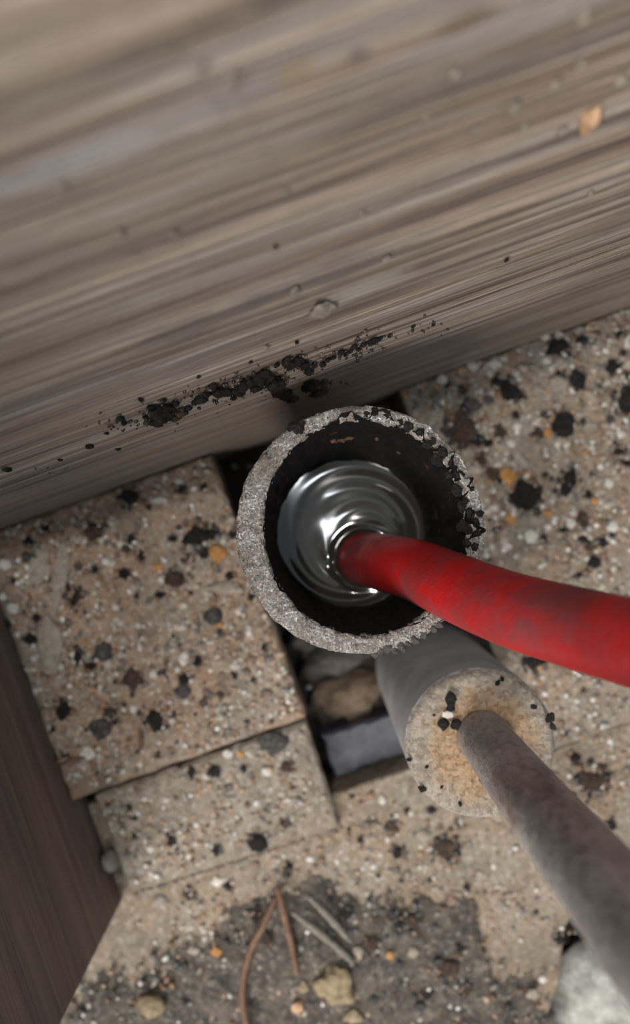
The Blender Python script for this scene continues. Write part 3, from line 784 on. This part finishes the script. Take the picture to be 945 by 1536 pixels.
stone(340, 882, 26, 10, Z1, PA, L1, 'pale flat mortar shard beside the pipe rim', 0.1, 0.6)
stone(114, 896, 6, 14, Z1, B, L1, 'long slanted black crumb beside pale mortar strips', 0.45)
stone(76, 965, 19, 40, Z1, PA, L1, 'oblong pale mortar block lying on the tan slab', -0.05, 0.4, 0.4)
stone(91, 862, 10, 52, Z1, PA, L1, 'long narrow pale mortar strip on the tan slab', 0.17, 0.4, 0.5)
stone(58, 850, 17, 30, Z1, PA, L1, 'broad pale mortar patch near the wooden board', 0.12, 0.25, 0.5)
stone(156, 977, 13, 14, Z1, G, L1, 'dark grey pebble right of the oblong mortar block')
stone(200, 1018, 15, 13, Z1, BR, L1, 'dark brown lump in the middle front of the tan slab', 0, 0.6, 0.5)
stone(95, 1064, 10, 15, Z1, B, L1, 'black crumb near the dark panel on the tan slab', 0.3)
stone(233, 1079, 11, 16, Z1, B, L1, 'upright oval black crumb near the front edge of the tan slab', -0.3)
stone(151, 1092, 15, 14, Z1, G, L1, 'grey lump near the front edge of the tan slab', 0, .6, .5)
stone(131, 1130, 11, 10, Z1, Wt, L1, 'bright white pebble beside a short brown chip')
stone(276, 987, 7, 11, Z1, Wt, L1, 'long white pebble on the tan slab toward the pit', 0.2)
L2 = 'pale lower slab'
for x, y, rx, ry, m in [(321, 1156, 9, 9, B), (287, 1158, 6, 9, B), (269, 1147, 4, 5, B), (324, 1275, 6, 8, B), (257, 1262, 7, 7, B), (202, 1227, 4, 3, B), (192, 1211, 4, 5, B), (202, 1254, 5, 4, B), (366, 1152, 5, 5, B), (162, 1205, 4, 4, B), (343, 1182, 5, 4, BR), (429, 1150, 8, 8, BR), (427, 1235, 7, 6, BR), (440, 1180, 4, 3, BR), (342, 1130, 8, 6, Wt), (226, 1273, 6, 5, Wt), (294, 1237, 4, 4, Wt), (250, 1200, 5, 4, Wt), (217, 1199, 5, 4, Wt), (320, 1270, 5, 4, Wt), (360, 1130, 5, 5, AM)]:
    stone(x, y, rx, ry, Z2, m, L2)
stone(410, 1113, 21, 15, Z2, G, L2, 'flat dark grey pebble with a glinting top on the pale lower slab', 0, 0.5)
stone(387, 1265, 13, 13, Z2, B, L2, 'largest black crumb on the pale lower slab', 0, 0.7)
stone(401, 1157, 7, 7, Z2, Wt, L2, 'glinting white pebble beside the flat dark grey pebble')

sl3 = [(872, 510, 8, 7, B), (744, 572, 8, 6, B), (882, 741, 6, 6, B), (903, 813, 9, 7, B), (874, 809, 8, 6, B), (918, 802, 6, 5, B), (927, 678, 12, 5, B), (940, 695, 7, 6, B), (774, 622, 6, 6, B), (939, 562, 6, 6, B), (929, 501, 6, 5, B), (845, 794, 6, 5, B), (815, 808, 5, 6, B), (745, 794, 6, 6, B), (817, 713, 4, 4, B), (670, 575, 4, 4, B), (655, 612, 4, 5, B), (692, 585, 5, 4, B), (838, 560, 7, 4, B), (935, 530, 5, 5, B), (815, 992, 6, 5, B), (905, 905, 4, 4, B), (870, 862, 5, 5, B), (715, 660, 8, 10, B), (730, 665, 9, 6, B), (750, 720, 5, 6, B),
       (874, 778, 9, 11, BR), (739, 711, 10, 10, BR), (720, 690, 10, 7, BR), (694, 585, 8, 7, BR), (805, 650, 9, 5, BR), (750, 650, 8, 10, BR), (884, 820, 5, 7, BR),
       (707, 607, 14, 10, G), (915, 630, 7, 6, G), (818, 622, 8, 6, G), (733, 600, 8, 7, G),
       (913, 725, 7, 7, Wt), (796, 804, 10, 10, Wt), (709, 550, 8, 7, Wt), (662, 570, 8, 8, Wt), (858, 585, 5, 5, Wt), (820, 540, 7, 6, Wt), (838, 503, 6, 5, Wt), (817, 505, 7, 5, Wt), (755, 538, 6, 4, Wt), (850, 510, 4, 4, Wt), (790, 715, 5, 5, Wt), (860, 770, 5, 5, Wt), (855, 785, 7, 8, Wt), (775, 640, 6, 6, Wt), (767, 665, 6, 6, Wt), (940, 515, 5, 8, Wt), (822, 790, 6, 5, Wt), (760, 820, 8, 6, Wt), (930, 650, 6, 5, Wt), (900, 700, 5, 5, Wt), (735, 560, 6, 5, Wt),
       (806, 587, 9, 8, PA), (885, 640, 12, 8, PA), (780, 600, 7, 6, PA), (840, 660, 8, 7, PA),
       (766, 778, 8, 8, AM), (821, 769, 7, 5, AM), (822, 650, 7, 7, AM), (892, 752, 7, 5, AM)]
for x, y, rx, ry, m in sl3: stone(x, y, rx, ry, Z3, m, L3, ang=random.uniform(-.3, .3))
for x, y, rx, ry, m, lab, a in [
    (835, 521, 16, 12, B, 'black crumb on the grey slab right under the wooden board', -0.4), (918, 551, 10, 9, B, 'round black crumb near the right picture edge, below the board', 0),
    (865, 570, 12, 14, B, 'dark lump between two pale stones and the round black crumb', -0.3), (764, 587, 19, 12, B, 'slanted black lump on the grey slab nearest the board corner', 0.6),
    (939, 603, 13, 20, B, 'tall black lump cut by the right picture edge', 0), (845, 636, 16, 19, B, 'large upright black lump in the middle of the grey slab', 0.2),
    (694, 644, 18, 26, BR, 'large dark brown lump beside the pipe rim', -0.3), (786, 743, 22, 19, B, 'largest black lump on the grey slab, right of the pipe', 0),
    (853, 722, 10, 20, B, 'long black glossy lump right of the largest lump', 0.35), (762, 714, 12, 12, AM, 'bright amber pebble above the largest black lump', 0),
    (918, 790, 9, 8, Wt, 'white pebble on the grey slab above a cluster of black crumbs', 0), (891, 843, 10, 9, B, 'black crumb on the grey slab closest to the red hose', 0),
    (741, 545, 10, 9, Wt, 'white pebble tucked under the wooden board', 0), (839, 545, 12, 9, PA, 'upper of two pale stones on the grey slab', 0), (837, 576, 14, 11, PA, 'lower of two pale stones on the grey slab', 0),
    (798, 992, 14, 9, B, 'black crumb on the grey slab just below the red hose', 0.2)]:
    stone(x, y, rx, ry, Z3, m, L3, lab, a, 0.65, 0.5)

for x, y, rx, ry, m in [(587, 1240, 10, 8, BR), (670, 1272, 20, 14, BR), (648, 1214, 6, 6, B), (573, 1200, 5, 6, Wt), (916, 1237, 7, 8, B), (861, 1136, 9, 7, B), (838, 1407, 5, 9, B), (596, 1278, 7, 9, B), (560, 1230, 5, 5, BR), (540, 1260, 5, 4, B), (700, 1330, 5, 4, B), (636, 1253, 11, 9, PA), (560, 1300, 5, 5, Wt), (465, 1288, 6, 5, Wt), (433, 1298, 6, 5, B), (325, 1322, 8, 7, Wt), (343, 1328, 6, 6, B), (284, 1342, 9, 7, BR), (240, 1352, 12, 8, PA), (720, 1310, 6, 5, PA), (610, 1215, 4, 4, B), (690, 1236, 7, 4, BR), (905, 1150, 6, 5, BR)]:
    stone(x, y, rx, ry, Z4, m, L4, hgt=0.3 if m == BR else 0.6, rough=0.6 if m == BR else 0.4)
stone(889, 1171, 22, 12, Z4, BR, L4, 'wide dark brown clod right of the mortar cap', 0, 0.5, 0.5)
LS = 'loose soil'
for x, y, rx, ry, m in [(558, 1416, 11, 10, BR), (672, 1450, 16, 12, BR), (600, 1385, 8, 6, B), (520, 1370, 9, 7, B), (640, 1490, 8, 6, B), (384, 1375, 7, 9, B), (400, 1410, 8, 8, BR), (690, 1420, 7, 6, B), (279, 1500, 5, 6, B), (619, 1428, 8, 8, PA), (598, 1447, 8, 8, G), (537, 1426, 7, 7, PA), (798, 1491, 10, 7, PA), (814, 1468, 6, 6, Wt), (455, 1480, 7, 9, 'clump'), (560, 1500, 8, 6, G), (620, 1380, 10, 8, BR), (590, 1365, 6, 5, B), (700, 1485, 8, 7, BR), (630, 1510, 9, 7, G), (170, 1490, 6, 5, G), (290, 1425, 9, 6, PA), (585, 1432, 6, 6, AM)]:
    stone(x, y, rx, ry, 0.0028, m, LS)
stone(228, 1506, 20, 16, 0.003, 'clump', LS, 'oval yellowish clod on the soil near the dark panel', 0.1, 0.8, 0.25)
stone(500, 1477, 29, 25, 0.003, 'clump', LS, 'large lumpy yellowish clod in the middle of the soil', 0.4, 0.6, 0.6)
stone(446, 1510, 9, 9, 0.003, 'peach', LS, 'peach pebble on the soil left of the lumpy clod')
stone(530, 1524, 13, 10, 0.003, 'clump', LS, 'yellowish clod below the lumpy clod at the picture edge')
stone(324, 1427, 8, 7, 0.003, AM, LS, 'orange pebble at the rear edge of the soil')
# fine dirt shed around the crumbs
sp_, sz_, sr_ = [], [], []
for (x, y, z, r) in SAT:
    for _ in range(int(6+r*7000)):
        d = r*(0.75+abs(rng.normal(0, 0.45))); a = rng.uniform(0, 6.283)
        q = Vector((x+d*math.cos(a), y+d*math.sin(a), 0)); ss, tt = toST(q)
        if z == Z1 and not (-0.131 < ss < -0.033 and -0.075 < tt < 0.035): continue
        if z == Z3 and not (0.0515 < ss and -0.126 < tt < 0.035): continue
        if z == Z2 and not (-0.124 < ss < -0.036 and -0.121 < tt < -0.0835): continue
        sp_.append((q.x, q.y)); sz_.append(z); sr_.append(0.0002+(0.0004+r*0.24)*rng.uniform()**2)
sr_ = np.array(sr_); n_ = len(sr_)
g = link('dirt_and_shade_grains', grit_mesh('dirt_and_shade_grains', np.array(sp_), np.array(sz_)+sr_*0.2, sr_, palette(n_, [4, 3, 1, 32, 46, 2, 12])), floor); g['kind'] = 'stuff'
# dark grains added as the shade line under the pale lower slab's edge
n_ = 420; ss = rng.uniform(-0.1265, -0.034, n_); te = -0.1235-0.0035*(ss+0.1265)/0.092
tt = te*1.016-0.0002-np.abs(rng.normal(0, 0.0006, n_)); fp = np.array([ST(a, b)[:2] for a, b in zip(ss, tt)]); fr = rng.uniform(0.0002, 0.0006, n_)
g = link('dirt_and_shade_grains', grit_mesh('dirt_and_shade_grains', fp, fr*0.2, fr, palette(n_, [10, 4, 0, 40, 22, 2, 26])), floor); g['kind'] = 'stuff'
# crumbs on the mortar cap
for x, y, rx, ry, m, lab in [(676, 1048, 8, 11, B, 'black crumb on the mortar cap, farthest from the supply pipe'), (665, 1086, 8, 8, B, 'left of the two black crumbs touching the supply pipe base'), (684, 1087, 9, 8, B, 'black crumb pressed against the supply pipe base'), (672, 1071, 9, 6, Wt, 'white speck between black crumbs on the mortar cap'), (676, 1062, 6, 6, B, 'black crumb between the white speck and the farthest crumb')]:
    stone(x, y, rx, ry, ZS+0.0012, m, '', lab, 0, 0.7, 0.4)
# round pale pebble between the panel and the lower slab
btn = link('pebble', lump_mesh('pale', 3, 0.12, 0.6), None, ST(-0.1291, -0.1075, 0.0062), (0, 0, TH), (0.0033, 0.0045, 0.0095))
tag(btn, 'round pale pebble wedged between the dark panel and the lower slab', 'pebble')

# black gunk stuck to the board
NW = Vector((EY[0], EY[1], 0))
def gunk(px, py, rx, ry, mat='black', label=None, name='dirt_crumb', cat='dirt crumb', thick=0.5, rough=0.6, ang=None, group='black dirt crumbs stuck along the wooden board'):
    global cnt; cnt += 1
    p = PW(px, py); D = H-p.z; k = D/F
    o = link(name, lump_mesh(mat, cnt % 6, rough, 0.6, max(rx, ry) > 9), None, p, None, None)
    # seen at a grazing angle: lies against the board, height stretched so that it covers ry in view
    t_ = -NW.dot(Vector((0, 0, 0))); dd = abs(p.x*EY[0]+p.y*EY[1])
    hz = ry*D*D/(F*dd); hz = min(hz, rx*k*2.4)
    th = min(rx, ry)*k*thick*1.6
    ex = Vector((EX[0], EX[1], 0)); ez = Vector((0, 0, 1)); n = -NW
    a = ang if ang is not None else 0.0
    e1 = ex*math.cos(a)+ez*math.sin(a); e2 = -ex*math.sin(a)+ez*math.cos(a)
    R = Matrix((e1, e2, n)).transposed().to_4x4()
    o.rotation_euler = R.to_euler(); o.scale = (rx*k, hz, th/0.6)
    o.location = p+n*th*0.25
    if label: tag(o, label, cat)
    else:
        zone = 'left of the thick round clump' if px < 222 else 'touching the thick round clump' if px < 276 else 'between the two biggest clumps' if px < 358 else 'around the large middle clump' if px < 420 else 'above the broad smear' if px < 476 else 'trailing right of the broad smear'
        if py < 480: zone = 'high above the dirt line'
        tag(o, COLW.get(mat, 'small crumb')+' stuck to the wooden board, '+zone, cat, 'dirt crumbs on the wooden board '+zone)
    return o
gunk(240, 620, 15, 15, label='thick round black clump at the left end of the dirt line')
gunk(252, 612, 10, 8); gunk(236, 634, 9, 6); gunk(228, 612, 7, 6)
for a in [(180, 627, 5, 5), (186, 634, 4, 4), (211, 599, 4, 4), (134, 669, 5, 4), (11, 704, 5, 4), (263, 605, 5, 4), (301, 598, 9, 6), (293, 603, 6, 4), (310, 592, 6, 4), (328, 586, 10, 9), (320, 580, 6, 6), (340, 588, 9, 6), (354, 585, 7, 6), (366, 576, 10, 10), (360, 590, 7, 5), (376, 570, 9, 9), (389, 568, 11, 11), (397, 560, 8, 8), (384, 580, 9, 7), (404, 565, 8, 7), (470, 548, 5, 5), (484, 546, 5, 4), (492, 540, 4, 3), (511, 528, 5, 4), (518, 532, 3, 3), (531, 520, 5, 4), (545, 517, 5, 3), (559, 511, 8, 4), (570, 508, 4, 3), (584, 504, 3, 2), (376, 543, 3, 2), (298, 565, 3, 2), (177, 673, 4, 3), (445, 513, 3, 3), (620, 490, 3, 2), (650, 487, 3, 2), (500, 536, 4, 3), (415, 548, 4, 3), (350, 597, 5, 3), (760, 389, 3, 3), (414, 370, 3, 3), (282, 612, 5, 4), (525, 527, 4, 3), (538, 524, 3, 3), (246, 600, 4, 3), (218, 625, 4, 3), (160, 650, 3, 2), (90, 690, 3, 2)]: gunk(*a)
gunk(271, 617, 9, 8, 'brown', 'dark brown smear beside the thick round black clump')
gunk(264, 626, 7, 5, 'brown'); gunk(222, 634, 6, 4, 'brown')
gunk(412, 573, 14, 15, label='large black clump in the middle of the dirt line')
gunk(424, 588, 12, 12, label='black clump drooping below the middle of the dirt line', ang=0.3)
gunk(438, 598, 9, 6, 'brown', 'brown tip of dirt drooping down the board')
gunk(430, 542, 8, 7); gunk(438, 547, 8, 6); gunk(447, 541, 8, 7); gunk(456, 546, 8, 7); gunk(463, 556, 7, 10)
gunk(464, 576, 13, 12, label='broad black smear right of the drooping clump')
gunk(480, 588, 13, 12, 'brown', 'lowest dark brown smear on the board, above the pipe rim', thick=0.2)
gunk(484, 574, 8, 10, 'brown', thick=0.2)
# pale flecks on the board
gunk(482, 466, 20, 8, 'pale', 'pale wood splinter curled on the board above the dirt line', 'wood_splinter', 'splinter', 0.5, 0.6)
gunk(400, 521, 4, 6, 'pale', 'tiny pale splinter just above the dirt line', 'wood_splinter', 'splinter', 0.4, 0.6)
gunk(884, 180, 14, 12, 'peach', 'peach coloured flake at the upper right of the board', 'flake', 'flake', 0.6, 0.5)
for a in [(770, 163, 8, 9), (785, 191, 6, 5), (834, 126, 7, 6), (181, 350, 6, 6), (350, 117, 11, 9), (874, 26, 10, 9), (930, 122, 8, 6), (442, 436, 8, 5), (580, 388, 6, 4), (544, 321, 5, 4), (843, 197, 6, 5), (682, 112, 8, 5), (712, 196, 5, 4), (300, 102, 10, 8), (92, 280, 8, 6), (262, 352, 5, 4), (885, 290, 4, 8), (430, 290, 4, 3), (640, 175, 7, 4), (870, 98, 6, 6)]:
    o = gunk(*a, 'pale', None, 'pale_fleck', 'fleck', 0.5, 0.4, None, 'pale flecks on the wooden board'); 
    zone = 'upper right part' if a[0] > 600 and a[1] < 220 else 'upper left part' if a[0] < 400 else 'middle part'
    tag(o, 'tiny pale fleck stuck to the '+zone+' of the wooden board', 'fleck', 'pale flecks on the '+zone+' of the board')

# fine black specks shed along the dirt line of the board (a part of the board)
line = [(60, 700, 4), (180, 632, 14), (240, 622, 34), (300, 600, 26), (366, 578, 42), (410, 574, 46), (450, 548, 40), (480, 575, 22), (520, 530, 20), (560, 511, 18), (640, 490, 6)]
gp, gz, gr = [], [], []
for x, y, n in line:
    for _ in range(n*2):
        p = PW(x+rng.normal(0, 20), y+rng.normal(0, 8)-0.0); p = p-NW*0.0001
        gp.append((p.x, p.y)); gz.append(p.z); gr.append(rng.uniform(0.00018, 0.0006))
gp, gz, gr = np.array(gp), np.array(gz), np.array(gr)
ds = link('dirt_specks', grit_mesh('dirt_specks', gp, gz, gr, palette(len(gr), [0, 0, 0, 14, 80, 0, 3])), wall); ds['kind'] = 'stuff'
ds.matrix_parent_inverse = (Matrix.Translation(wall.location) @ wall.rotation_euler.to_matrix().to_4x4()).inverted()
